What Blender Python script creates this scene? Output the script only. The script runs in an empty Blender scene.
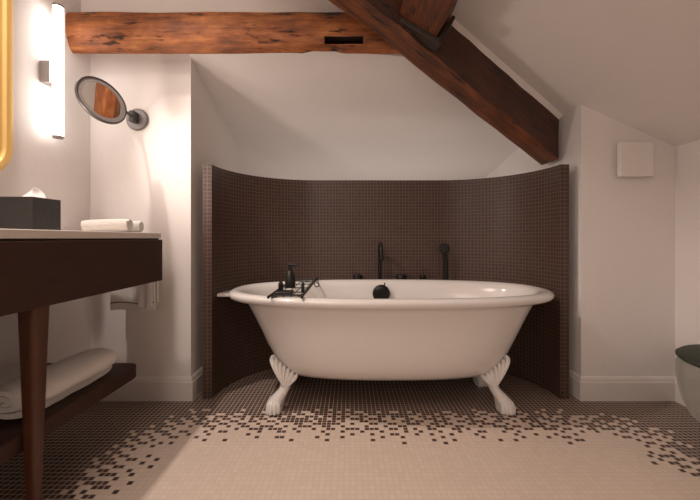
import bpy, bmesh, math, random
from mathutils import Vector, Matrix, noise
random.seed(7)
S = bpy.context.scene
C = S.collection
PI = math.pi

# ------------------------------------------------------------------ materials
def srgb(r, g, b):
    f = lambda c: c/12.92 if c <= .04045 else ((c+.055)/1.055)**2.4
    return (f(r/255), f(g/255), f(b/255), 1)

def base_mat(name):
    m = bpy.data.materials.new(name); m.use_nodes = True
    nt = m.node_tree
    return m, nt, nt.nodes['Principled BSDF']

def noise_mat(name, ca, cb, rough=.5, scale=20, bump=0.0, bscale=80, metal=0, coat=0, sheen=0, stretch=None, dist=.01):
    m, nt, p = base_mat(name)
    N, L = nt.nodes, nt.links
    tc = N.new('ShaderNodeTexCoord'); src = tc.outputs['Object']
    if stretch:
        mp = N.new('ShaderNodeMapping'); mp.inputs['Scale'].default_value = stretch
        L.new(src, mp.inputs['Vector']); src = mp.outputs[0]
    nz = N.new('ShaderNodeTexNoise'); nz.inputs['Scale'].default_value = scale; nz.inputs['Detail'].default_value = 5
    L.new(src, nz.inputs['Vector'])
    mx = N.new('ShaderNodeMix'); mx.data_type = 'RGBA'
    mx.inputs[6].default_value = ca; mx.inputs[7].default_value = cb
    L.new(nz.outputs['Fac'], mx.inputs[0]); L.new(mx.outputs[2], p.inputs['Base Color'])
    p.inputs['Roughness'].default_value = rough; p.inputs['Metallic'].default_value = metal
    p.inputs['Coat Weight'].default_value = coat
    p.inputs['Sheen Weight'].default_value = sheen
    if bump:
        n2 = N.new('ShaderNodeTexNoise'); n2.inputs['Scale'].default_value = bscale; n2.inputs['Detail'].default_value = 4
        L.new(src, n2.inputs['Vector'])
        b = N.new('ShaderNodeBump'); b.inputs['Strength'].default_value = bump; b.inputs['Distance'].default_value = dist
        L.new(n2.outputs['Fac'], b.inputs['Height']); L.new(b.outputs[0], p.inputs['Normal'])
    return m

def timber_mat(name, light, mid, dark, rough=.5):
    """old oak: grain along local X, dark cracks and knots"""
    m, nt, p = base_mat(name)
    N, L = nt.nodes, nt.links
    tc = N.new('ShaderNodeTexCoord')
    def nz(scale, st, det=6, rg=.6):
        mp = N.new('ShaderNodeMapping'); mp.inputs['Scale'].default_value = st
        L.new(tc.outputs['Object'], mp.inputs['Vector'])
        n = N.new('ShaderNodeTexNoise'); n.inputs['Scale'].default_value = scale
        n.inputs['Detail'].default_value = det; n.inputs['Roughness'].default_value = rg
        L.new(mp.outputs[0], n.inputs['Vector']); return n.outputs['Fac']
    grain = nz(16, (.22, 3, 3), 8, .7); blot = nz(7, (.7, 1.6, 1.6), 5, .65); crack = nz(13, (.45, 2.0, 2.0), 8, .68)
    r = N.new('ShaderNodeValToRGB'); e = r.color_ramp.elements
    e[0].position = .34; e[0].color = dark; e[1].position = .66; e[1].color = light
    k = e.new(.5); k.color = mid
    a = N.new('ShaderNodeMath'); a.operation = 'MULTIPLY_ADD'; a.inputs[1].default_value = .5
    L.new(grain, a.inputs[0])
    b = N.new('ShaderNodeMath'); b.operation = 'MULTIPLY'; b.inputs[1].default_value = .5
    L.new(blot, b.inputs[0]); L.new(b.outputs[0], a.inputs[2]); L.new(a.outputs[0], r.inputs[0])
    cr = N.new('ShaderNodeValToRGB'); q = cr.color_ramp.elements
    q[0].position = .36; q[0].color = (0, 0, 0, 1); q[1].position = .43; q[1].color = (1, 1, 1, 1)
    L.new(crack, cr.inputs[0])
    mx = N.new('ShaderNodeMix'); mx.data_type = 'RGBA'
    mx.inputs[6].default_value = tuple(c*.25 for c in dark[:3])+(1,)
    L.new(cr.outputs[0], mx.inputs[0]); L.new(r.outputs[0], mx.inputs[7])
    L.new(mx.outputs[2], p.inputs['Base Color'])
    p.inputs['Roughness'].default_value = rough
    s = N.new('ShaderNodeMath'); s.operation = 'ADD'
    L.new(cr.outputs[0], s.inputs[0]); L.new(grain, s.inputs[1])
    bp = N.new('ShaderNodeBump'); bp.inputs['Strength'].default_value = .6; bp.inputs['Distance'].default_value = .008
    L.new(s.outputs[0], bp.inputs['Height']); L.new(bp.outputs[0], p.inputs['Normal'])
    return m

PITCH = .022
def tile_nodes(nt, vec, g=.09):
    """per-tile random value, tile mask (1 on tile, 0 on grout) from a metre-based 2D vector"""
    N, L = nt.nodes, nt.links
    sc = N.new('ShaderNodeVectorMath'); sc.operation = 'SCALE'; sc.inputs['Scale'].default_value = 1/PITCH
    L.new(vec, sc.inputs[0])
    fl = N.new('ShaderNodeVectorMath'); fl.operation = 'FLOOR'; L.new(sc.outputs[0], fl.inputs[0])
    fr = N.new('ShaderNodeVectorMath'); fr.operation = 'FRACTION'; L.new(sc.outputs[0], fr.inputs[0])
    sx = N.new('ShaderNodeSeparateXYZ'); L.new(fr.outputs[0], sx.inputs[0])
    def m(op, a, b):
        n = N.new('ShaderNodeMath'); n.operation = op
        for i, v in enumerate((a, b)):
            if isinstance(v, (int, float)): n.inputs[i].default_value = v
            else: L.new(v, n.inputs[i])
        return n.outputs[0]
    dx = m('ABSOLUTE', m('SUBTRACT', sx.outputs[0], .5), 0); dy = m('ABSOLUTE', m('SUBTRACT', sx.outputs[1], .5), 0)
    mask = m('LESS_THAN', m('MAXIMUM', dx, dy), .5-g)
    wn = N.new('ShaderNodeTexWhiteNoise'); wn.noise_dimensions = '2D'; L.new(fl.outputs[0], wn.inputs['Vector'])
    return fl.outputs[0], wn, mask, m

def mixc(nt, f, a, b):
    n = nt.nodes.new('ShaderNodeMix'); n.data_type = 'RGBA'
    for k, v in ((0, f), (6, a), (7, b)):
        if isinstance(v, (tuple, float, int)): n.inputs[k].default_value = v
        else: nt.links.new(v, n.inputs[k])
    return n.outputs[2]

def wall_tile_mat():
    m, nt, p = base_mat('brown_mosaic')
    N, L = nt.nodes, nt.links
    tc = N.new('ShaderNodeTexCoord')
    fl, wn, mask, mm = tile_nodes(nt, tc.outputs['UV'], .11)
    col = mixc(nt, wn.outputs['Value'], srgb(57, 42, 36), srgb(73, 55, 47))
    # slow drift between batches of tile, as on the real wall
    nz = N.new('ShaderNodeTexNoise'); nz.inputs['Scale'].default_value = 3; L.new(tc.outputs['UV'], nz.inputs['Vector'])
    col = mixc(nt, nz.outputs['Fac'], col, mixc(nt, .5, col, srgb(76, 50, 42)))
    out = mixc(nt, mask, srgb(101, 82, 71), col)
    L.new(out, p.inputs['Base Color']); p.inputs['Roughness'].default_value = .45
    b = N.new('ShaderNodeBump'); b.inputs['Strength'].default_value = .3; b.inputs['Distance'].default_value = .001
    L.new(mask, b.inputs['Height']); L.new(b.outputs[0], p.inputs['Normal'])
    return m

def floor_mat():
    m, nt, p = base_mat('floor_mosaic')
    N, L = nt.nodes, nt.links
    tc = N.new('ShaderNodeTexCoord')
    fl, wn, mask, mm = tile_nodes(nt, tc.outputs['Object'], .075)
    ctr = N.new('ShaderNodeVectorMath'); ctr.operation = 'SCALE'; ctr.inputs['Scale'].default_value = PITCH
    L.new(fl, ctr.inputs[0])
    sx = N.new('ShaderNodeSeparateXYZ'); L.new(ctr.outputs[0], sx.inputs[0])
    x, y = sx.outputs[0], sx.outputs[1]
    qx = mm('MAXIMUM', mm('MAXIMUM', mm('SUBTRACT', -.73, x), mm('SUBTRACT', x, 1.145)), -.03)
    qy = mm('MAXIMUM', mm('SUBTRACT', y, 1.455), -.03)
    ax = mm('ADD', qx, .03); ay = mm('ADD', qy, .03)
    d = mm('SUBTRACT', mm('SQRT', mm('ADD', mm('MULTIPLY', ax, ax), mm('MULTIPLY', ay, ay)), 0), .03)
    f = mm('DIVIDE', d, .34)
    # S-curve: sparse dots at the pale edge, sparse pale tiles at the dark edge
    ss = N.new('ShaderNodeMapRange'); ss.interpolation_type = 'LINEAR'; L.new(f, ss.inputs[0])
    ss.inputs[1].default_value = 0; ss.inputs[2].default_value = 1; ss.inputs[3].default_value = -.02; ss.inputs[4].default_value = 1.02
    # evenly scattered order of the tiles, loosened with a little chance
    sf = N.new('ShaderNodeSeparateXYZ'); L.new(fl, sf.inputs[0])
    order = mm('FRACT', mm('ADD', mm('ADD', mm('MULTIPLY', sf.outputs[0], .7548777), mm('MULTIPLY', sf.outputs[1], .5698403)), mm('MULTIPLY', wn.outputs['Value'], .42)), 0)
    dark = mm('LESS_THAN', order, ss.outputs[0])
    r2 = N.new('ShaderNodeSeparateColor'); L.new(wn.outputs['Color'], r2.inputs[0])
    cd = mixc(nt, r2.outputs[1], srgb(68, 48, 41), srgb(88, 63, 53))
    cl = mixc(nt, r2.outputs[2], srgb(220, 201, 185), srgb(226, 208, 192))
    tile = mixc(nt, dark, cl, cd)
    out = mixc(nt, mask, srgb(214, 196, 181), tile)
    L.new(out, p.inputs['Base Color']); p.inputs['Roughness'].default_value = .5
    b = N.new('ShaderNodeBump'); b.inputs['Strength'].default_value = .25; b.inputs['Distance'].default_value = .001
    L.new(mask, b.inputs['Height']); L.new(b.outputs[0], p.inputs['Normal'])
    return m

def emit_mat(name, col, st):
    m, nt, p = base_mat(name)
    p.inputs['Base Color'].default_value = (.9, .9, .9, 1)
    p.inputs['Emission Color'].default_value = col; p.inputs['Emission Strength'].default_value = st
    return m

plaster = noise_mat('plaster', srgb(235, 229, 225), srgb(239, 233, 229), .85, 6, .12, 30)
paint_trim = noise_mat('trim_paint', srgb(228, 222, 216), srgb(232, 226, 221), .45, 9)
floor_m = floor_mat(); tile_m = wall_tile_mat()
oak_orange = timber_mat('old_oak', srgb(208, 138, 80), srgb(152, 88, 46), srgb(66, 36, 20), .55)  # orange-brown wood of the level beam
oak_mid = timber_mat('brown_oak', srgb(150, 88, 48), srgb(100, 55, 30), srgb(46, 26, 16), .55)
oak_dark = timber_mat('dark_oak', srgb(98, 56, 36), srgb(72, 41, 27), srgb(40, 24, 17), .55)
oak_block_shade = noise_mat('block_oak_and_shade', srgb(38, 28, 24), srgb(58, 44, 38), .6, 30, .3, 60)  # bearing block wood; also paints the shade in the mortise and counter gap
enamel = noise_mat('white_enamel', srgb(236, 231, 226), srgb(239, 234, 229), .14, 4, coat=.4)
enamel_foot = noise_mat('white_iron', srgb(232, 227, 222), srgb(238, 233, 228), .3, 8, .25, 70, dist=.004)
black_m = noise_mat('matt_black_metal', srgb(26, 24, 24), srgb(34, 31, 31), .38, 30, metal=.3)
black_plastic = noise_mat('black_plastic', srgb(24, 21, 21), srgb(34, 30, 29), .45, 30)
walnut = noise_mat('dark_walnut', srgb(46, 22, 13), srgb(66, 34, 20), .6, 12, .1, 40, stretch=(8, 1, 8))
walnut_leg = noise_mat('walnut_leg', srgb(66, 36, 20), srgb(90, 50, 28), .4, 12, .1, 40, stretch=(8, 8, 1))
stone = noise_mat('pale_stone', srgb(222, 212, 202), srgb(232, 224, 215), .3, 14)
terry = noise_mat('white_terry', srgb(232, 227, 221), srgb(244, 240, 236), .95, 60, .9, 260, sheen=.4, dist=.004)
terry_grey = noise_mat('grey_terry', srgb(150, 142, 134), srgb(170, 161, 152), .95, 60, .9, 260, sheen=.4, dist=.004)
stripe_m = noise_mat('grey_stripe', srgb(96, 86, 80), srgb(112, 100, 92), .9, 60)
steel = noise_mat('brushed_steel', srgb(122, 117, 115), srgb(138, 133, 131), .45, 40, metal=.6)
steel_dark = noise_mat('dark_chrome', srgb(66, 61, 59), srgb(80, 75, 73), .5, 40, metal=.3)
grey_metal = noise_mat('grey_metal', srgb(140, 133, 130), srgb(160, 154, 151), .4, 30, metal=.3)
frost = noise_mat('frosted_ring', srgb(136, 128, 124), srgb(146, 138, 134), .6, 30)
mirror_m = noise_mat('mirror_glass', (.9, .9, .9, 1), (.92, .92, .92, 1), .02, 4, metal=1)
brass = noise_mat('brushed_brass', srgb(232, 190, 112), srgb(240, 200, 124), .5, 30, metal=.25)
tube_m = emit_mat('lit_tube', (1, .91, .86, 1), 6.5)
box_m = noise_mat('black_leather', srgb(38, 35, 35), srgb(48, 44, 44), .5, 40, .2, 150)
tissue_m = noise_mat('tissue', srgb(240, 238, 235), srgb(246, 244, 242), .9, 20)
velvet = noise_mat('grey_velvet', srgb(134, 131, 122), srgb(160, 156, 147), .8, 14, .3, 60, sheen=.3)
velvet_top = noise_mat('green_velvet', srgb(44, 50, 40), srgb(58, 62, 52), .8, 20, .2, 80, sheen=.05)
white_plastic = noise_mat('white_plastic', srgb(236, 229, 224), srgb(240, 234, 229), .4, 10)

# ------------------------------------------------------------------ mesh helpers
def wloc(p):
    v = Vector((0, 0, 0))
    while p is not None:
        v += p.location; p = p.parent
    return v

def obj(name, bm, mat, parent=None, base=None, smooth=True, angle=40, bevel=0, mats=None):
    """link bm (world coordinates) as ONE mesh object; origin at base or at the parent's origin"""
    off = wloc(parent) if parent is not None else Vector((0, 0, 0))
    loc = Vector(base) - off if base is not None else Vector((0, 0, 0))
    bmesh.ops.translate(bm, verts=bm.verts, vec=-(off+loc))
    bmesh.ops.recalc_face_normals(bm, faces=bm.faces)
    me = bpy.data.meshes.new(name); bm.to_mesh(me); bm.free()
    me.materials.append(mat)
    for x in (mats or []): me.materials.append(x)
    o = bpy.data.objects.new(name, me); C.objects.link(o)
    o.location = loc
    if parent is not None: o.parent = parent
    if smooth:
        me.shade_smooth()
        me.set_sharp_from_angle(angle=math.radians(angle))
    if bevel:
        b = o.modifiers.new('bevel', 'BEVEL'); b.width = bevel; b.segments = 3; b.limit_method = 'ANGLE'; b.angle_limit = math.radians(50)
        b.harden_normals = False
    return o

def thing(name, label, cat, loc, group=None):
    o = bpy.data.objects.new(name, None); C.objects.link(o)
    o.location = loc; o.empty_display_size = .05
    return tag(o, label, cat, group)

def tag(o, label, cat, group=None):
    o['label'] = label; o['category'] = cat
    if group: o['group'] = group
    return o

def struct(name, bm, mat, **k):
    o = obj(name, bm, mat, **k); o['kind'] = 'structure'; return o

def box(bm, x0, x1, y0, y1, z0, z1):
    v = [bm.verts.new((x, y, z)) for z in (z0, z1) for y in (y0, y1) for x in (x0, x1)]
    for f in ((0, 1, 3, 2), (4, 6, 7, 5), (0, 4, 5, 1), (2, 3, 7, 6), (0, 2, 6, 4), (1, 5, 7, 3)):
        bm.faces.new([v[i] for i in f])
    return bm

def B(): return bmesh.new()

def loft(bm, rings, closed=True, cap=True):
    vs = [[bm.verts.new(p) for p in r] for r in rings]
    n = len(vs[0])
    for a, b in zip(vs, vs[1:]):
        for i in range(n if closed else n-1):
            j = (i+1) % n
            bm.faces.new((a[i], a[j], b[j], b[i]))
    if cap and closed:
        bm.faces.new(list(reversed(vs[0]))); bm.faces.new(vs[-1])
    return vs

def frames(pts):
    pts = [Vector(p) for p in pts]; T = []
    for i in range(len(pts)):
        a = pts[max(i-1, 0)]; b = pts[min(i+1, len(pts)-1)]
        T.append((b-a).normalized())
    up = Vector((0, 0, 1)) if abs(T[0].z) < .9 else Vector((0, 1, 0))
    n = T[0].cross(up).normalized(); out = []
    for t in T:
        n = (n - t*n.dot(t)).normalized()
        out.append((n, t.cross(n)))
    return pts, out

def tube(bm, pts, r, seg=10, cap=True):
    pts, fr = frames(pts)
    rr = r if isinstance(r, (list, tuple)) else [r]*len(pts)
    loft(bm, [[p + (n*math.cos(2*PI*k/seg) + b*math.sin(2*PI*k/seg))*q for k in range(seg)] for p, (n, b), q in zip(pts, fr, rr)], True, cap)
    return bm

def lathe(bm, prof, origin, axis=(0, 0, 1), seg=32):
    """prof: (radius, height along axis)"""
    ax = Vector(axis).normalized()
    u = ax.orthogonal().normalized(); w = ax.cross(u); o = Vector(origin)
    rings = [[o + ax*h + (u*math.cos(2*PI*k/seg)+w*math.sin(2*PI*k/seg))*max(r, 1e-4) for k in range(seg)] for r, h in prof]
    loft(bm, rings); return bm

def ball(bm, c, r, seg=14):
    rx, ry, rz = r if isinstance(r, (tuple, list)) else (r, r, r)
    c = Vector(c); rings = []
    for i in range(seg//2+1):
        a = -PI/2 + PI*i/(seg//2)
        q = max(math.cos(a), 1e-3)
        rings.append([c + Vector((rx*q*math.cos(2*PI*k/seg), ry*q*math.sin(2*PI*k/seg), rz*math.sin(a))) for k in range(seg)])
    loft(bm, rings); return bm

def bez(p0, p1, p2, n=10):
    p0, p1, p2 = Vector(p0), Vector(p1), Vector(p2)
    return [p0*(1-t)**2 + p1*2*t*(1-t) + p2*t*t for t in [i/n for i in range(n+1)]]

def poly(bm, pts):
    return bm.faces.new([bm.verts.new(p) for p in pts])

# ------------------------------------------------------------------ camera (18 mm lens, horizon a little above centre)
cam = bpy.data.cameras.new('camera'); co = bpy.data.objects.new('camera', cam); C.objects.link(co)
co.location = (0, 0, .87); co.rotation_euler = (PI/2, 0, 0)
cam.lens = 18; cam.sensor_width = 36; cam.shift_y = -12/700; cam.clip_start = .02
S.camera = co

# ------------------------------------------------------------------ the room
XL, XR = -1.395, 1.747           # side walls
YF, YR = 1.88, -2.3              # plane of the two wall piers, wall behind the viewer
PL, PR = -.855, 1.242            # inner sides of the bath niche
ZC = 2.5
def zright(x): return min(ZC, 1.585-.446*(x-PR))       # roof slope falling to the right
def yback(x):
    k = max(0, min(1, (x-PL)/.75)); return 2.70 + .70*(1-(1-k)**2.2)
def zslope(x, y):                                       # roof slope falling behind the bath
    t = max(0, (x-PL)/(PR-PL))**2.2
    return (1.838-.333*(y-YF))*(1-t) + (1.66-.178*(y-YF))*t

bm = B(); poly(bm, [(XL-.1, YR-.1, 0), (XR+.1, YR-.1, 0), (XR+.1, 3.4, 0), (XL-.1, 3.4, 0)])
struct('floor', bm, floor_m, smooth=False)

bm = B(); poly(bm, [(XL, YR, 0), (XL, YF, 0), (XL, YF, ZC), (XL, YR, ZC)]); struct('wall_left', bm, plaster, smooth=False)
bm = B(); poly(bm, [(XR, YR, 0), (XR, YF, 0), (XR, YF, zright(XR)), (XR, YR, zright(XR))]); struct('wall_right', bm, plaster, smooth=False)
xr = PR-(ZC-1.585)/.446
bm = B(); poly(bm, [(XL, YR, 0), (XR, YR, 0), (XR, YR, zright(XR)), (xr, YR, ZC), (XL, YR, ZC)]); struct('wall_rear', bm, plaster, smooth=False)
# left pier: front and the side that turns into the niche
bm = B()
poly(bm, [(XL, YF, 0), (PL, YF, 0), (PL, YF, 1.9), (XL, YF, 1.9)])
ys = [YF+(2.70-YF)*i/12 for i in range(13)]
poly(bm, [(PL, YF, 0), (PL, 2.72, 0), (PL, 2.72, 1.9), (PL, YF, 1.9)])
struct('wall_pier_left', bm, plaster, smooth=False)
# right pier
bm = B()
poly(bm, [(PR, YF, 0), (XR, YF, 0), (XR, YF, zright(XR)), (PR, YF, zright(PR))])
poly(bm, [(PR, YF, 0), (PR, 3.42, 0), (PR, 3.42, 1.62), (PR, YF, zright(PR)), ])
struct('wall_pier_right', bm, plaster, smooth=False)
# wall over the level beam
bm = B()
poly(bm, [(XL, 1.815, 1.86), (PL, 1.815, 1.86)] + [(PL+(.6-PL)*i/12, 1.815, zslope(PL+(.6-PL)*i/12, 1.815)) for i in range(1, 13)] + [(.6, 1.815, zright(.6)), (xr, 1.815, ZC), (XL, 1.815, ZC)])
poly(bm, [(XL, 1.815, 1.862), (PL, 1.815, 1.862), (PL, YF, 1.862), (XL, YF, 1.862)])
struct('wall_upper', bm, plaster, smooth=False)
# niche back wall
bm = B()
n = 24; lo = []; hi = []
for i in range(n+1):
    x = PL+(PR-PL)*i/n
    lo.append(bm.verts.new((x, yback(x), 0))); hi.append(bm.verts.new((x, yback(x), zslope(x, yback(x))-.15)))
for i in range(n): bm.faces.new((lo[i], lo[i+1], hi[i+1], hi[i]))
struct('wall_back', bm, plaster)
# ceiling: flat part, right-hand roof slope, slope behind the bath with a soft bend into the back wall
bm = B()
poly(bm, [(XL, YR, ZC), (xr, YR, ZC), (xr, 1.815, ZC), (XL, 1.815, ZC)])
poly(bm, [(xr, YR, ZC), (XR, YR, zright(XR)), (XR, YF, zright(XR)), (PR, YF, zright(PR)), (PR, 2.25, zright(PR)), (.6, 2.25, zright(.6)), (.6, 1.815, zright(.6)), (xr, 1.815, ZC)])
rows = []
for i in range(n+1):
    x = PL+(PR-PL)*i/n; yb = yback(x)
    yf = 1.815 if x < .35 else 1.815+(x-.35)*.28
    r = []
    for k in range(9):
        y = yf+(yb-.20-yf)*k/8; r.append(Vector((x, y, zslope(x, y))))
    r += bez(r[-1], (x, yb, zslope(x, yb)), (x, yb, zslope(x, yb)-.15), 12)[1:]
    rows.append([bm.verts.new(p) for p in r])
for a, b in zip(rows, rows[1:]):
    for i in range(len(a)-1): bm.faces.new((a[i], a[i+1], b[i+1], b[i]))
struct('ceiling', bm, plaster, angle=25)

# skirting boards with a moulded top
def skirting(name, path):
    """mitred run along path; the room lies on the right-hand side of the walking direction"""
    prof = [(0, 0), (.016, 0), (.016, .098), (.012, .104), (.012, .108), (.009, .118), (.004, .125), (0, .127)]
    P2 = [Vector(p) for p in path]; rings = []
    for i, p in enumerate(P2):
        ns = []
        for a, b in ((i-1, i), (i, i+1)):
            if a >= 0 and b < len(P2):
                d = (P2[b]-P2[a]).normalized(); ns.append(Vector((d.y, -d.x)))
        m = ns[0] if len(ns) == 1 else (ns[0]+ns[1])/(1+ns[0].dot(ns[1]))
        rings.append([(p.x+m.x*a, p.y+m.y*a, h) for a, h in prof])
    bm = B(); loft(bm, rings); return struct(name, bm, paint_trim, angle=25)
skirting('baseboard_left', [(XL, YR), (XL, YF), (PL, YF), (PL, 2.70)])
skirting('baseboard_right', [(PR, 3.38), (PR, YF), (XR, YF), (XR, YR)])

# curved tiled screen wall round the bath, 50 mm thick, with arc-length UVs
AX0, AX1, AY, R, TH, AZ = -.748, 1.137, 1.892, .522, .048, 1.268
def alcove(off, n=20):
    pts = []
    for i in range(n+1):
        a = PI - PI/2*i/n
        pts.append((AX0+R + (R+off)*math.cos(a), AY+(R+off)*math.sin(a)))
    for i in range(n+1):
        a = PI/2 - PI/2*i/n
        pts.append((AX1-R + (R+off)*math.cos(a), AY+(R+off)*math.sin(a)))
    return pts
bm = B(); uv = bm.loops.layers.uv.new('UVMap')
inn, out = alcove(0), alcove(TH)
s = [0]
for a, b in zip(inn, inn[1:]): s.append(s[-1]+math.dist(a, b))
def quad(pts, uvs):
    f = bm.faces.new([bm.verts.new(p) for p in pts])
    for l, u in zip(f.loops, uvs): l[uv].uv = u
for i in range(len(inn)-1):
    a, b, c, d = inn[i], inn[i+1], out[i], out[i+1]
    quad([(*a, 0), (*b, 0), (*b, AZ), (*a, AZ)], [(s[i], 0), (s[i+1], 0), (s[i+1], AZ), (s[i], AZ)])
    quad([(*c, 0), (*d, 0), (*d, AZ), (*c, AZ)], [(s[i], 0), (s[i+1], 0), (s[i+1], AZ), (s[i], AZ)])
    quad([(*a, AZ), (*b, AZ), (*d, AZ), (*c, AZ)], [(s[i], 0), (s[i+1], 0), (s[i+1], .044), (s[i], .044)])
for k in (0, -1):
    a, c = inn[k], out[k]
    quad([(*a, 0), (*c, 0), (*c, AZ), (*a, AZ)], [(0, 0), (.044, 0), (.044, AZ), (0, AZ)])
bmesh.ops.remove_doubles(bm, verts=bm.verts, dist=1e-5)
struct('wall_alcove', bm, tile_m, angle=30)

# ------------------------------------------------------------------ timbers
def beam(name, origin, L, W, H, mat, nt=40, rnd=.07, amp=.006, slot=None, lift=None, sec=None, seed=0, face=None):
    """prism from origin along L with width vector W and height vector H, edges worn; local X runs along the grain"""
    origin, L, W, H = Vector(origin), Vector(L), Vector(W), Vector(H)
    ts = [i/nt for i in range(nt+1)]
    bs = [0, rnd*.3, rnd, .2, .32, .45, .6, .75, .88, 1-rnd, 1-rnd*.3, 1]
    if slot:
        for x in slot[:2]: ts.append(x)
        for x in slot[2:]: bs.append(x)
        ts.sort(); bs.sort()
    wl = [rnd, .25, .5, .75, 1-rnd]
    loop = []
    def corner(b): return 0 if rnd <= b <= 1-rnd else (rnd*.35 if (b < rnd*.6 or b > 1-rnd*.6) and (b not in (0, 1)) else (rnd if b in (0, 1) else 0))
    for b in bs: loop.append((corner(b), b))                       # front side (a=0)
    for a in wl[1:-1]: loop.append((a, 1))
    if sec: bs = []
    for b in reversed(bs): loop.append((1-corner(b), b))
    for a in reversed(wl[1:-1]): loop.append((a, 0))
    if sec: loop = sec
    bm = B(); rings = []
    for t in ts:
        r = []
        for a, b in loop:
            aa, bb = a, b
            if lift and b < .15: bb = b+lift(t)
            p = origin + L*t + W*aa + H*bb
            nz = noise.noise_vector(p*7+Vector((seed, 0, 0)))*amp + noise.noise_vector(p*2.3+Vector((0, seed, 0)))*amp*1.2
            r.append(p+nz)
        rings.append(r)
    loft(bm, rings)
    bm.faces.ensure_lookup_table()
    if slot:
        sel = []
        for f in bm.faces:
            c = f.calc_center_median() - origin
            t = c.dot(L)/L.length_squared; b = c.dot(H)/H.length_squared; a = c.dot(W)/W.length_squared
            if slot[0] < t < slot[1] and slot[2] < b < slot[3] and a < .4: sel.append(f)
        ret = bmesh.ops.extrude_face_region(bm, geom=sel)
        vs = [e for e in ret['geom'] if isinstance(e, bmesh.types.BMVert)]
        for v in vs:
            for f in v.link_faces:
                if all(q in vs for q in f.verts) or not f.is_valid: f.material_index = 1
        new = set(vs)
        bmesh.ops.translate(bm, verts=vs, vec=W*.84+H*.05)
        for f in bm.faces:
            if sum(q in new for q in f.verts) >= 2: f.material_index = 1
        old = [f for f in sel if f.is_valid]
        if old: bmesh.ops.delete(bm, geom=old, context='FACES')
    ex = L.normalized(); ez = (H-ex*H.dot(ex)).normalized(); ey = ez.cross(ex)
    M = Matrix((ex, ey, ez)).transposed().to_4x4(); M.translation = origin
    bmesh.ops.transform(bm, matrix=M.inverted(), verts=bm.verts)
    bmesh.ops.recalc_face_normals(bm, faces=bm.faces)
    me = bpy.data.meshes.new(name); bm.to_mesh(me); bm.free(); me.materials.append(mat)
    if slot: me.materials.append(oak_block_shade)  # dark lining puts the shade of the mortise hole into its colour
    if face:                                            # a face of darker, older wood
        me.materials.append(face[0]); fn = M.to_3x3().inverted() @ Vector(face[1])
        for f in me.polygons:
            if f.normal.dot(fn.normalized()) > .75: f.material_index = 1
    me.shade_smooth(); me.set_sharp_from_angle(angle=math.radians(35))
    o = bpy.data.objects.new(name, me); C.objects.link(o); o.matrix_world = M
    return o

# level tie beam: x from the left wall to the slanting rafter
X0, X1, Z0, Z1 = -1.393, .26, 1.80, 1.985
def tx(px): return ((px-350)/202 - X0)/(X1-X0)
def notch(t):                                           # a shallow bite out of the lower edge
    a, b = tx(303), tx(343)
    return .07*max(0, min(1, (t-a)*40, (b-t)*60))
SEC = [(.50, 0), (.40, .02), (.26, .09), (.18, .17), (.13, .25), (.06, .335), (0, .46), (0, .6), (0, .75), (.0, .87), (.04, .95), (.12, 1), (.5, 1), (.95, 1), (1, .9), (1, .6), (1, .35), (.85, .18), (.68, .06)]
o = beam('tie_beam', (X0, 1.715, Z0), (X1-X0, 0, 0), (0, .10, 0), (0, 0, Z1-Z0), oak_orange, 60, .06, .0035,
         slot=(tx(325), tx(363), .16, .345), lift=notch, sec=SEC, seed=3)
tag(o, 'level orange-brown old timber beam across the upper left, with a dark mortise slot', 'beam')

E1 = Vector((1.216, 2.043, 1.570)); E2 = Vector((1.210, 2.023, 1.326)); E3 = Vector((1.186, 2.175, 1.323))
D = Vector((.736, .364, -.344))
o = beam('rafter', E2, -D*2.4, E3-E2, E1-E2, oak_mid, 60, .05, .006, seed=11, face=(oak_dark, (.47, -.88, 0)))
tag(o, 'thick dark timber slanting down to the right above the bathtub', 'beam')
# plaster fillet that closes the gap between rafter and roof slope
bm = B(); rings = []
for i in range(21):
    t = -1.9*i/20
    p = E1+D*t; z = zright(p.x)+.004
    q = p+(E3-E2)*.35
    rings.append([p+Vector((0, .006, -.02)), Vector((p.x+.03, p.y-.012, z)), Vector((q.x, q.y, z)), q+Vector((0, 0, -.03))])
loft(bm, rings); struct('trim_1', bm, plaster)

u = Vector((.172, 0, -.098)); nn = Vector((.495, 0, .869))*.17
o = beam('purlin', (.209, 1.655, 1.845), (0, -2.6, 0), u, nn, oak_mid, 50, .05, .006, seed=23)
tag(o, 'short foreshortened timber coming overhead from the slanting beam, at the top edge', 'beam')
pur = o
bm = B()
pa = Vector((.209, 0, 1.845))
rings = []
ud, nd = u.normalized(), nn.normalized()
for y in (1.53, 1.60):
    c = Vector((0, y, 0))+pa
    rings.append([c-ud*.012-nd*.020, c+u+ud*.026-nd*.020, c+u+ud*.026+nd*.12, c+u+ud*.008+nd*.12, c+u+ud*.008+nd*.004, c-ud*.012+nd*.004])
loft(bm, rings)
bmesh.ops.transform(bm, matrix=pur.matrix_world.inverted(), verts=bm.verts)
blk = obj('bearing_block', bm, oak_block_shade, smooth=False, bevel=.004)
blk.parent = pur

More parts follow.
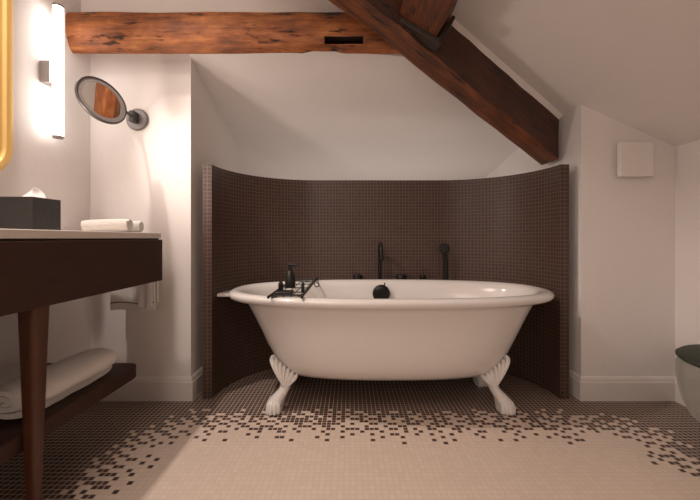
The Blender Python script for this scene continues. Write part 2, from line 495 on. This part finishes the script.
# ------------------------------------------------------------------ bathtub
TC = Vector((.212, 1.917, 0))
tub = thing('bathtub', 'white roll-top clawfoot bathtub standing in the brown tiled niche', 'bathtub', TC)
def sell(a, b, z, n, c=TC, N=96):
    out = []
    for k in range(N):
        th = 2*PI*k/N; cs, sn = math.cos(th), math.sin(th)
        out.append((c.x + a*math.copysign(abs(cs)**(2/n), cs), c.y + b*math.copysign(abs(sn)**(2/n), sn), z))
    return out
P = [(.05, .02, .126, 2.2), (.40, .07, .129, 2.3), (.52, .12, .140, 2.35), (.58, .175, .160, 2.4), (.618, .225, .192, 2.4), (.645, .255, .240, 2.4),
     (.675, .275, .300, 2.4), (.72, .295, .39, 2.4), (.77, .312, .485, 2.4), (.794, .320, .525, 2.4), (.804, .325, .538, 2.4), (.818, .333, .545, 2.4),
     (.845, .352, 0.5525, 2.4), (.874, .378, 0.5550, 2.4), (.890, .395, 0.5650, 2.4), (.895, .402, 0.5790, 2.4), (.890, .397, 0.5910, 2.4),
     (.872, .381, 0.5990, 2.4), (.849, .360, 0.6000, 2.4), (.826, .338, 0.5950, 2.4), (.808, .320, 0.5820, 2.4), (.795, .309, 0.5610, 2.4),
     (.775, .298, .51, 2.4), (.735, .282, .42, 2.4), (.69, .262, .32, 2.4), (.65, .235, .25, 2.4), (.60, .19, .205, 2.4), (.5, .12, .185, 2.3), (.30, .06, .178, 2.2), (.05, .02, .176, 2.2)]
bm = B(); loft(bm, [sell(a*.957, b, z, n) for a, b, z, n in P])
obj('tub_body', bm, enamel, tub, angle=80)

def claw_foot(sx, sy):
    """cast foot: leafy knee against the tub, slim ankle, paw with toes"""
    cx, cy = TC.x-.012+sx*.568, TC.y+sy*.155
    bm = B(); rings = []
    # z, inward shift, half width, half depth, shift towards the tub
    spec = [(.000, -.005, .030, .036, .0), (.008, -.009, .036, .045, .0), (.022, -.010, .039, .048, .0), (.045, -.008, .041, .043, .0), (.062, .000, .039, .038, .002), (.085, .0175, .033, .032, .006),
            (.108, .036, .027, .028, .010), (.124, .043, .026, .027, .013), (.138, .047, .031, .029, .014), (.152, .050, .040, .030, .015), (.168, .048, .047, .030, .016),
            (.185, .030, .042, .030, .020), (.205, .012, .034, .028, .024), (.228, -.010, .024, .026, .028), (.248, -.018, .016, .020, .032), (.262, -.022, .010, .013, .036), (.270, -.024, .004, .006, .038)]
    for z, dx, hw, hd, dy in spec:
        r = []
        for k in range(24):
            a = 2*PI*k/24
            f = 1 + (.10*math.sin(5*a) if z < .06 else .05*math.sin(6*a+z*60))
            r.append((cx - sx*dx + hw*math.cos(a)*f, cy - sy*dy + hd*math.sin(a)*f, z))
        rings.append(r)
    loft(bm, rings)
    px = cx+sx*.010
    for k in (-1.1, -.38, .38, 1.1):                       # toes of the paw
        a = k*.62
        x, y = px+math.sin(a)*.040, cy+sy*math.cos(a)*.044
        tube(bm, bez((x*.6+px*.4, y*.6+cy*.4, .058), (x, y+sy*.004, .050), (x, y+sy*.008, .006), 6), [.009, .012, .013, .013, .0125, .012, .009], 8)
    for i in range(7):                                     # leaf lobes along the knee's upper edge
        t = i/6
        x = cx + sx*(.026-.122*t); z = .266-.098*t
        yy = cy+sy*(.016-.022*t)
        tube(bm, bez((x, yy-sy*.022, z+.006), (x+sx*.004, yy+sy*.012, z-.012), (cx-sx*(.030+.022*t), cy+sy*.016, .128+.010*(1-t)), 7),
             [.006, .0105, .011, .010, .0085, .007, .005, .003], 8)
    ball(bm, (cx+sx*.024, cy-sy*.012, .266), (.011, .012, .012), 10)
    o = obj('foot', bm, enamel_foot, tub, base=(cx, cy, 0), angle=60)
    return o
for sx in (-1, 1):
    for sy in (-1, 1): claw_foot(sx, sy)
# overflow on the far inner side
bm = B(); oc = (.197, 2.216, .522)
lathe(bm, [(.001, -.006), (.030, -.006), (.052, -.004), (.055, .004), (.055, .020), (.051, .027), (.03, .031), (.001, .032)], oc, (0, -1, -.12), 36)
ov = obj('overflow_cap', bm, black_m, tub, angle=50)
bm = B(); tube(bm, [(.197+.018, 2.195, .567), (.197+.020, 2.19, .581), (.197+.021, 2.188, .590)], [.005, .004, .0035], 8)
obj('lever', bm, black_m, ov)
bm = B(); lathe(bm, [(.001, 0), (.03, 0), (.034, .003), (.03, .006), (.001, .007)], (.222, 1.917, .1775), (0, 0, 1), 24)
obj('drain', bm, black_m, tub)

# ------------------------------------------------------------------ stone ledge behind the tub and the taps on it
bm = B(); LZ = .560; LT = .018
outer = [p for p in alcove(-.0015, 28) if p[1] >= 1.952]
a0 = math.asin((1.952-AY)/R)
outer = [(AX0+R-(R-.0015)*math.cos(a0), 1.952)] + outer + [(AX1-R+(R-.0015)*math.cos(a0), 1.952)]
def inner_pt(p):
    v = Vector((p[0]-TC.x, p[1]-TC.y)); a, b, n = .864, .409, 2.4
    k = (abs(v.x/a)**n + abs(v.y/b)**n)**(-1/n)
    return (TC.x+v.x*k, max(1.952, TC.y+v.y*k))
top = [(bm.verts.new((*p, LZ)), bm.verts.new((*inner_pt(p), LZ))) for p in outer]
bot = [(bm.verts.new((*p, LZ-LT)), bm.verts.new((*inner_pt(p), LZ-LT))) for p in outer]
for i in range(len(top)-1):
    a, b, c, d = top[i], top[i+1], bot[i], bot[i+1]
    bm.faces.new((a[0], b[0], b[1], a[1])); bm.faces.new((c[0], c[1], d[1], d[0]))
    bm.faces.new((a[1], b[1], d[1], c[1])); bm.faces.new((a[0], c[0], d[0], b[0]))
for i in (0, -1): bm.faces.new((top[i][0], top[i][1], bot[i][1], bot[i][0]))
o = obj('stone_ledge', bm, stone, base=(.2, 2.35, LZ-LT), bevel=.003, angle=30)
tag(o, 'thin white stone ledge round the back of the bathtub against the brown tiles', 'shelf')

sp = thing('bath_spout', 'tall black gooseneck spout standing behind the middle of the bathtub', 'tap', (.20, 2.365, LZ))
bm = B(); lathe(bm, [(.001, 0), (.028, 0), (.028, .008), (.024, .011), (.001, .011)], (.20, 2.365, LZ), seg=24); obj('base_ring', bm, black_m, sp)
arc = [(.20, 2.365, LZ+.008), (.20, 2.365, .70), (.20, 2.365, .78)]
for i in range(1, 13):
    a = PI*i/12; arc.append((.20, 2.365-.068*(1-math.cos(a)), .78+.052*math.sin(a)))
arc += [(.20, 2.229, .755), (.20, 2.229, .735)]
bm = B(); tube(bm, arc, [.0125]*(len(arc)), 14); obj('neck', bm, black_m, sp)
bm = B(); lathe(bm, [(.012, 0), (.0165, .002), (.0165, .022), (.012, .024)], (.20, 2.229, .725), seg=16); obj('aerator', bm, black_m, sp)

hs = thing('hand_shower', 'black hand shower with round head, upright behind the right half of the bathtub', 'shower', (.643, 2.36, LZ))
bm = B(); lathe(bm, [(.001, 0), (.026, 0), (.026, .008), (.020, .012), (.018, .05), (.001, .05)], (.643, 2.36, LZ), seg=24); obj('holder', bm, black_m, hs)
bm = B(); tube(bm, [(.645, 2.36, LZ+.03), (.645, 2.36, .66), (.644, 2.36, .72), (.640, 2.357, .765), (.634, 2.352, .79)], [.014, .0145, .0145, .014, .012], 14); obj('handle', bm, black_m, hs)
bm = B(); lathe(bm, [(.001, -.012), (.02, -.012), (.033, -.006), (.036, .002), (.036, .010), (.033, .013), (.001, .013)], (.630, 2.343, .800), (-.05, -1, .22), 28); hd = obj('shower_head', bm, black_m, hs)
bm = B(); lathe(bm, [(.001, .0125), (.029, .0125), (.029, .0150), (.001, .0155)], (.630, 2.343, .800), (-.05, -1, .22), 28); obj('spray_plate', bm, black_plastic, hd)

def knob(x, w, label):
    t = thing('tap_knob', label, 'tap', (x, 2.36, LZ), 'black tap knobs on the ledge')
    bm = B(); lathe(bm, [(.001, 0), (w*.95, 0), (w*.95, .006), (w*.55, .009), (w*.5, .025), (.001, .025)], (x, 2.36, LZ), seg=24); obj('base_ring', bm, black_m, t)
    bm = B(); lathe(bm, [(.001, .022), (w*.9, .022), (w, .026), (w, .056), (w*.93, .061), (.001, .062)], (x, 2.36, LZ), seg=28); obj('grip', bm, black_m, t)
knob(.052, .031, 'low black tap knob left of the tall bath spout')
knob(.345, .034, 'low black tap knob right beside the tall bath spout')
knob(.490, .022, 'small low black tap knob left of the hand shower')

# ------------------------------------------------------------------ wire bath rack across the tub and what it holds
RZ = .6075
rk = thing('bath_rack', 'black wire rack laid across the left end of the bathtub', 'rack', (-.295, 1.917, RZ-.012))
xa, xb = -.362, -.214; yn, yf = 1.575, 2.250
for x in (xa, xb):
    bm = B(); tube(bm, [(x, yn-.028, RZ), (x, yn, RZ+.001)]+[(x, yn+(yf-yn)*i/6, RZ+.001) for i in range(1, 7)]+[(x, yf+.028, RZ)], .0062, 10); obj('side_rail', bm, black_m, rk)
for y in (1.60, 2.20):
    bm = B(); tube(bm, [(xa, y, RZ+.001), (xb, y, RZ+.001)], .0042, 8); obj('cross_bar', bm, black_m, rk)
bm = B(); bz = RZ-.008
y0, y1 = 1.60, 2.20
for i in range(5):
    y = y0+(y1-y0)*i/4
    tube(bm, [(xa, y, RZ), (xa+.008, y, bz), (xb-.008, y, bz), (xb, y, RZ)], .0028, 6)
for i in range(4):
    x = xa+.020+(xb-xa-.040)*i/3
    tube(bm, [(x, y0, RZ), (x, y0+.006, bz), (x, y1-.006, bz), (x, y1, RZ)], .0022, 6)
obj('wire_basket', bm, black_m, rk)
bm = B(); pts = [(xb, 2.02, RZ)]
for i in range(13):
    a = -PI*.1 + i/12*PI*1.45
    pts.append((xb+.022+.013*math.cos(PI-a), 2.02, RZ-.006-.013*math.sin(a)))
tube(bm, pts, .003, 8); obj('hook', bm, black_m, rk)

def bottle(name, x, y, z, r, h, label):
    t = thing(name, label, 'bottle', (x, y, z))
    bm = B(); lathe(bm, [(.001, 0), (r*.95, 0), (r, .004), (r, h*.35), (r*.8, h*.58), (r*.6, h*.70), (r*.42, h*.76), (r*.34, h*.78), (r*.34, h*.82), (.001, h*.82)], (x, y, z), seg=24); obj('bottle_body', bm, black_plastic, t)
    bm = B(); lathe(bm, [(.001, h*.80), (r*.42, h*.80), (r*.42, h*.90), (r*.2, h*.92), (.2*r, h*1.0), (.001, h*1.0)], (x, y, z), seg=18)
    p = Vector((x, y, z+h*1.0)); tube(bm, [p+Vector((-.012, 0, .004)), p+Vector((.014, 0, .005)), p+Vector((.038, -.004, .003)), p+Vector((.048, -.005, -.003))], [.008, .0075, .006, .005], 8)
    obj('pump', bm, black_plastic, t)
    return t
bottle('soap_dispenser', -.325, 1.90, bz+.0030, .028, .118, 'black pump soap dispenser standing in the wire bath rack')
t = tag(obj('soap_dish', box(B(), -.350, -.268, 1.615, 1.680, bz+.0030, bz+.022), black_plastic, base=(-.309, 1.65, bz+.0030), bevel=.006),
        'low black soap dish in the near end of the wire bath rack', 'dish')
def vial(x, y, r, h, label):
    bm = B(); lathe(bm, [(.001, 0), (r*.85, 0), (r, .003), (r, h*.78), (r*.65, h*.86), (r*.65, h*.98), (.001, h)], (x, y, bz+.0030), seg=16)
    tag(obj('bath_oil_vial', bm, black_plastic, base=(x, y, bz+.0030)), label, 'bottle', 'small vials in the bath rack')
vial(-.232, 1.72, .0085, .052, 'slim dark vial at the right side of the wire bath rack')
vial(-.345, 1.745, .013, .052, 'short dark vial behind the soap dish at the left side of the wire bath rack')

# ------------------------------------------------------------------ vanity along the left wall
VX, VE = -.905, 1.69
van = thing('vanity_table', 'dark wooden vanity table with pale stone top along the left wall', 'vanity', (-1.15, .75, 0))
W0 = XL+.002; VN = -.35
obj('countertop', box(B(), W0, VX-.003, VN, VE-.006, .868, .8945), stone, van, bevel=.003)
bm = B(); box(bm, W0, VX-.012, VN, VE-.012, .858, .868); obj('shadow_gap_strip', bm, oak_block_shade, van, smooth=False)
obj('apron', box(B(), W0, VX, VN, VE, .666, .862), walnut, van, bevel=.003)
def leg(x, y):
    bm = B(); rings = []
    for z, h, sh in ((0, .0135, 0), (.05, .0145, 0), (.25, .0190, 0), (.5, .0255, 0), (.667, .0305, 0)):
        r = []
        for k in range(24):
            a = 2*PI*(k+.5)/24; c, s_ = math.cos(a), math.sin(a)
            r.append((x+sh*0+h*math.copysign(abs(c)**.55, c), y+h*math.copysign(abs(s_)**.55, s_), z))
        rings.append(r)
    loft(bm, rings); obj('leg', bm, walnut_leg, van, angle=50)
leg(-.935, 1.035); leg(-.935, -.28)
bm = B()                                               # lower shelf with a rounded far corner
pts = [(W0, -.33), (-.955, -.33)]
for i in range(9):
    a = PI/2*i/8; pts.append((-.955-.05+.05*math.cos(a), 1.60-.05+.05*math.sin(a)))
pts.append((W0, 1.60))
loft(bm, [[(x, y, z) for x, y in pts] for z in (.246, .300)])
obj('lower_shelf', bm, walnut, van, bevel=.004, angle=30)

# towels ---------------------------------------------------------------
def towel_roll(name, c0, c1, w, h, label, cat, mat, turns=3.2, group=None, sag=0, ends=.9, amp=.004):
    """a rolled sheet: spiral cross-section swept from c0 to c1 (centres of the ends)"""
    c0, c1 = Vector(c0), Vector(c1); ax = (c1-c0).normalized()
    side = ax.cross(Vector((0, 0, 1))).normalized(); up = side.cross(ax)
    n = 110; th = .86/turns
    outl, inl = [], []
    for i in range(n+1):
        a = i/n; r = .12+.88*a; ang = a*turns*2*PI + PI*1.0
        ri = max(r-th*.88*.98, .02)
        outl.append((r*math.cos(ang), r*math.sin(ang))); inl.append((ri*math.cos(ang), ri*math.sin(ang)))
    sec = outl + list(reversed(inl))
    bm = B(); rings = []; m = 22
    for k in range(m+1):
        t = k/m
        e = min(t, 1-t)*m
        sc = ends+(1-ends)*min(1, (e/3))**.5
        p = c0.lerp(c1, t) + up*(-sag*math.sin(PI*t))
        r = []
        for a, b in sec:
            q = p + side*(a*w/2*sc) + up*(b*h/2*sc)
            q = q + noise.noise_vector(q*9)*amp + noise.noise_vector(q*28)*amp*.35
            r.append(q)
        rings.append(r)
    loft(bm, rings, True, True)
    base = c0.lerp(c1, .5)-Vector((0, 0, h/2))
    zmin = min(v.co.z for v in bm.verts)
    bmesh.ops.translate(bm, verts=bm.verts, vec=(0, 0, base.z-zmin+.0005))
    o = obj(name, bm, mat, base=base, angle=60)
    return tag(o, label, cat, group)
CT = .8945
towel_roll('rolled_towel', (-1.115, 1.475, CT+.030), (-.935, 1.490, CT+.034), .070, .068, 'small white rolled towel on the vanity, the nearer of the pair', 'towel', terry, 2.6, 'rolled hand towels on the vanity', amp=.002)
towel_roll('rolled_towel', (-1.115, 1.545, CT+.029), (-.935, 1.572, CT+.032), .066, .064, 'small white rolled towel on the vanity, the farther one nearest the end wall', 'towel', terry, 2.6, 'rolled hand towels on the vanity', amp=.002)
towel_roll('bath_towel', (-1.050, 1.06, .300+.064), (-1.036, 1.49, .300+.064), .19, .128, 'big white rolled bath towel at the front of the low shelf', 'towel', terry, 2.3, 'bath towels on the low shelf', ends=.72, amp=.006)
towel_roll('bath_towel', (-1.262, .98, .300+.050), (-1.262, 1.34, .300+.050), .18, .100, 'rolled bath towel against the wall behind the front one on the low shelf', 'towel', terry, 2.3, 'bath towels on the low shelf', ends=.72, amp=.006)

# towel on a rail at the end wall ---------------------------------------
rl = thing('towel_rail', 'slim black rail on the end wall that carries the white hand towel', 'rail', (-1.10, YF, .80))
bm = B(); tube(bm, [(-1.235, 1.80, .80), (-1.04, 1.80, .80)], .007, 12); obj('bar', bm, black_m, rl)
for x in (-1.228, -1.05):
    bm = B(); tube(bm, [(x, 1.80, .80), (x, YF-.0005, .80)], .006, 10); lathe(bm, [(.001, 0), (.016, 0), (.016, .006), (.001, .006)], (x, YF-.0065, .80), (0, 1, 0), 18); obj('bracket', bm, black_m, rl)
bm = B()
def towel_sheet(bm, prof, x0, x1, th):
    rings = []
    m = 26
    for k in range(m+1):
        u_ = k/m; x = x0+(x1-x0)*u_
        def pt(i):
            y, z = prof[i]
            drop = max(0, min(1, (.80-z)/.25))
            return Vector((x + (.01*drop*(u_-.5)), y + math.copysign(1, y-1.80)*drop*(.004+.004*math.sin(u_*9+1)), z + .004*math.sin(u_*7)*drop))
        c = [pt(i) for i in range(len(prof))]
        nrm = []
        for i in range(len(c)):
            a = c[max(i-1, 0)]; b = c[min(i+1, len(c)-1)]; d = (b-a).normalized()
            nrm.append(Vector((0, d.z, -d.y)))
        rings.append([p+q*th/2 for p, q in zip(c, nrm)] + [p-q*th/2 for p, q in reversed(list(zip(c, nrm)))])
    loft(bm, rings)
prof = [(1.7855, .503+(.292*i/14)) for i in range(15)]
prof += [(1.80-.0145*math.cos(PI*i/8), .80+.0145*math.sin(PI*i/8)) for i in range(9)]
prof += [(1.8145, .795-(.26*i/14)) for i in range(15)]
towel_sheet(bm, prof, -1.208, -1.0, .013)
ht = tag(obj('hand_towel', bm, terry, base=(-1.12, 1.80, .51), angle=70), 'white hand towel with a thin dark stripe hanging below the vanity end', 'towel')
bm = B()
r0 = []
for k in range(27):
    u_ = k/26; x = -1.2075+.207*u_; drop = 1
    y = 1.7855-(.004+.004*math.sin(u_*9+1)) - .0067
    z = .541+.004*math.sin(u_*7)
    xx = x+.01*(u_-.5)
    r0.append([(xx, y-.0008, z-.0025), (xx, y-.0008, z+.0025), (xx, y+.002, z+.0025), (xx, y+.002, z-.0025)])
loft(bm, r0); obj('stripe', bm, stripe_m, ht, smooth=False)
# turned-over layer at the right
bm = B()
prof = [(1.772, .520+(.275*i/14)) for i in range(15)] + [(1.80-.028*math.cos(PI*i/8), .80+.028*math.sin(PI*i/8)) for i in range(9)] + [(1.828, .795-(.2*i/10)) for i in range(11)]
towel_sheet(bm, prof, -1.062, -1.006, .010)
obj('folded_edge', bm, terry, ht, angle=70)

# tissue box ------------------------------------------------------------
tb = thing('tissue_box', 'square black tissue box on the vanity with a tissue sticking out', 'tissue box', (-1.256, 1.385, CT))
bm = B(); x0, x1, y0, y1, z0, z1 = -1.325, -1.193, 1.315, 1.445, CT+.0003, 1.026
box(bm, x0, x1, y0, y1, z0, z1)
obj('box_body', bm, box_m, tb, bevel=.002)
bm = B(); lathe(bm, [(.030, 0), (.034, 0), (.034, .0012), (.030, .0012)], (-1.256, 1.385, z1), seg=28); obj('slot_rim', bm, black_plastic, tb)
bm = B(); rings = []
for i in range(9):
    t = i/8; w = .042*(1-t)**.8+.002
    rings.append([(-1.262+.012*t+w*math.cos(2*PI*k/16)*(1+.35*math.sin(3*2*PI*k/16)), 1.385+.01*math.sin(t*3)+.012*(1-t*.6)*math.sin(2*PI*k/16)*(1+.4*math.cos(4*2*PI*k/16)), z1+.046*t**.9) for k in range(16)])
rings = [[(x*1.0 - .0*t, y, z) for x, y, z in r] for r in rings]
loft(bm, rings); obj('tissue', bm, tissue_m, tb, angle=50)

# ------------------------------------------------------------------ things on the left wall
def rrect(y0, y1, z0, z1, r, n=8):
    out = []
    for (cy, cz, a0) in ((y1-r, z1-r, 0), (y0+r, z1-r, PI/2), (y0+r, z0+r, PI), (y1-r, z0+r, 1.5*PI)):
        for i in range(n+1):
            a = a0+PI/2*i/n; out.append((cy+r*math.cos(a), cz+r*math.sin(a)))
    return out
gm = thing('wall_mirror', 'large rounded mirror in a gold frame on the left wall', 'mirror', (XL, 1.0, 1.12))
fr = []
for (dx, g) in ((.001, .0), (.022, .0), (.026, .003), (.027, .006), (.027, .028), (.025, .031), (.016, .034), (.014, .038), (.014, .072), (.012, .074), (.001, .074)):
    fr.append([(XL+dx, y, z) for y, z in rrect(.62+g, 1.425-g, 1.105+g, 2.05-g, .13-g)])
bm = B(); loft(bm, fr+[fr[0]], True, False); obj('frame', bm, brass, gm, angle=50)
bm = B(); loft(bm, [[(XL+dx, y, z) for y, z in rrect(.62+.072, 1.425-.072, 1.105+.072, 2.05-.072, .13-.072)] for dx in (.003, .012)]); obj('mirror_glass', bm, mirror_m, gm, smooth=False)

LX, LY = -1.330, 1.595
wl_ = thing('wall_lamp', 'glowing white vertical tube lamp on the left wall beside the level beam', 'lamp', (XL, LY, 1.617))
bm = B(); lathe(bm, [(.001, 0), (.0205, 0), (.0205, .585), (.001, .59)], (LX, LY, 1.335), seg=28); obj('light_tube', bm, tube_m, wl_, angle=50)
for z in (1.325, 1.9205):
    bm = B(); lathe(bm, [(.001, 0), (.021, 0), (.021, .0095), (.001, .0095)], (LX, LY, z), seg=28); obj('end_cap', bm, grey_metal, wl_, angle=50)
obj('bracket', box(B(), XL+.0005, LX-.0205, LY-.024, LY+.024, 1.572, 1.668), grey_metal, wl_, bevel=.002)

# ------------------------------------------------------------------ magnifying mirror on the left pier
mm_ = thing('magnifying_mirror', 'round swivel shaving mirror on a wall arm below the level beam', 'mirror', (-1.138, YF, 1.504))
bm = B(); lathe(bm, [(.001, .0005), (.058, .0005), (.058, .010), (.052, .016), (.012, .018), (.001, .018)], (-1.138, YF, 1.504), (0, -1, 0), 36); obj('wall_plate', bm, steel, mm_)
bm = B(); box(bm, -1.152, -1.124, YF-.062, YF-.016, 1.478, 1.534); obj('hinge', bm, steel_dark, mm_, bevel=.004)
MC = Vector((-1.133, 1.60, 1.498))
vd = (Vector((0, 0, .87))-MC).normalized()
rt = vd.cross(Vector((0, 0, -1))).normalized()*1
rt = Vector((0, 0, 1)).cross(vd).normalized()
upv = vd.cross(rt)
MN = (vd*math.cos(math.radians(45)) + (rt*.70+upv*.71)*math.sin(math.radians(45))).normalized()
MR = .108
bm = B(); lathe(bm, [(.001, -.018), (MR*.7, -.017), (MR*.98, -.010), (MR*1.02, -.004), (MR*1.02, .004), (MR, .008), (MR*.955, .007), (MR*.955, .001), (.001, .001)], MC, MN, 56); fr_ = obj('mirror_frame', bm, steel_dark, mm_, angle=50)
bm = B(); lathe(bm, [(MR*.78, .0012), (MR*.955, .0012), (MR*.955, .0045), (MR*.78, .0045), (MR*.78, .0012)], MC, MN, 56)
obj('light_ring', bm, frost, mm_, angle=50)
bm = B(); lathe(bm, [(.001, .0012), (MR*.782, .0012), (MR*.782, .0035), (.001, .0035)], MC, MN, 56); obj('mirror_glass', bm, mirror_m, mm_, angle=50)
bm = B(); tube(bm, bez((-1.138, YF-.05, 1.506), (-1.12, 1.74, 1.508), MC-MN*.014, 8), .0075, 12); ball(bm, MC-MN*.02, .015, 12); obj('arm', bm, steel_dark, mm_)

# ------------------------------------------------------------------ right side
vt = thing('wall_vent', 'square white wall vent cover on the right pier', 'vent', (1.53, YF, 1.297))
obj('back_plate', box(B(), 1.432, 1.602, YF-.012, YF-.0005, 1.215, 1.385), white_plastic, vt, bevel=.003)
obj('front_cover', box(B(), 1.417, 1.596, YF-.045, YF-.020, 1.193, 1.377), white_plastic, vt, bevel=.005)
obj('spacer', box(B(), 1.467, 1.567, YF-.022, YF-.010, 1.24, 1.35), white_plastic, vt, smooth=False)

PC = Vector((1.56, 1.33, 0))
po = thing('velvet_stool', 'round grey-green velvet stool at the right edge by the wall', 'stool', PC)
bm = B(); rings = []
for r, z in ((.02, .115), (.13, .116), (.165, .125), (.195, .15), (.215, .195), (.228, .25), (.234, .29), (.236, .33), (.234, .36), (.228, .374), (.02, .374)):
    rr = []
    for k in range(96):
        a = 2*PI*k/96; f = 1+.010*math.sin(24*a)*(1 if .12 < z < .37 else 0)
        rr.append((PC.x+r*f*math.cos(a), PC.y+r*f*math.sin(a), z))
    rings.append(rr)
loft(bm, rings); obj('upholstered_body', bm, velvet, po, angle=60)
bm = B(); lathe(bm, [(.02, .3735), (.226, .3735), (.238, .382), (.238, .388), (.225, .398), (.15, .404), (.02, .405)], PC, seg=64); obj('seat_cushion', bm, velvet_top, po, angle=60)
for k in range(4):
    a = PI/4+PI/2*k+.35
    x, y = PC.x+.13*math.cos(a), PC.y+.13*math.sin(a)
    bm = B(); tube(bm, [(x, y, .125), (x+.012*math.cos(a), y+.012*math.sin(a), 0)], [.020, .013], 14); obj('leg', bm, walnut, po)

# ------------------------------------------------------------------ light
def area(name, loc, size, power, col, target=None, sy=None):
    l = bpy.data.lights.new(name, 'AREA'); l.energy = power; l.color = col
    l.size = size
    if sy: l.shape = 'RECTANGLE'; l.size_y = sy
    o = bpy.data.objects.new(name, l); C.objects.link(o); o.location = loc
    d = Vector(target or (loc[0], loc[1], 0))-Vector(loc)
    o.rotation_euler = d.to_track_quat('-Z', 'Y').to_euler(); return o
def spot(name, loc, target, power, col, ang=110, blend=.6, rad=.03):
    l = bpy.data.lights.new(name, 'SPOT'); l.energy = power; l.color = col
    l.spot_size = math.radians(ang); l.spot_blend = blend; l.shadow_soft_size = rad
    o = bpy.data.objects.new(name, l); C.objects.link(o); o.location = loc
    d = Vector(target)-Vector(loc); o.rotation_euler = d.to_track_quat('-Z', 'Y').to_euler(); return o
WARM = (1, .858, .775)
area('ceiling_lamp', (-.7, .2, 2.40), .9, 21, WARM)
area('rear_fill', (-.7, YR+.06, 1.55), 1.4, 19, WARM, (-.1, 2, 1.3), 1.5)  # soft fill added at the rear wall, where no window is built
spot('ceiling_spot', (-1.29, 1.24, 2.45), (-.1, .94, 0), 88, WARM, 90, .5, .03)
spot('mirror_spot', (-1.31, 1.30, 1.26), (.72, 2.45, 1.66), 20, WARM, 104, 1, .06)
# added fill light, unseen behind the tiled screen, brightening the slope from below
area('slope_fill', (.25, 2.86, .80), 1.7, 3.4, WARM, (.25, 2.80, 2), .5)
w = bpy.data.worlds.new('world'); S.world = w; w.use_nodes = True
w.node_tree.nodes['Background'].inputs[0].default_value = (1, .85, .72, 1)
w.node_tree.nodes['Background'].inputs[1].default_value = .05

S.view_settings.view_transform = 'Standard'; S.view_settings.look = 'None'
S.view_settings.gamma = 1; S.view_settings.use_curve_mapping = False
S.view_settings.exposure = -.08
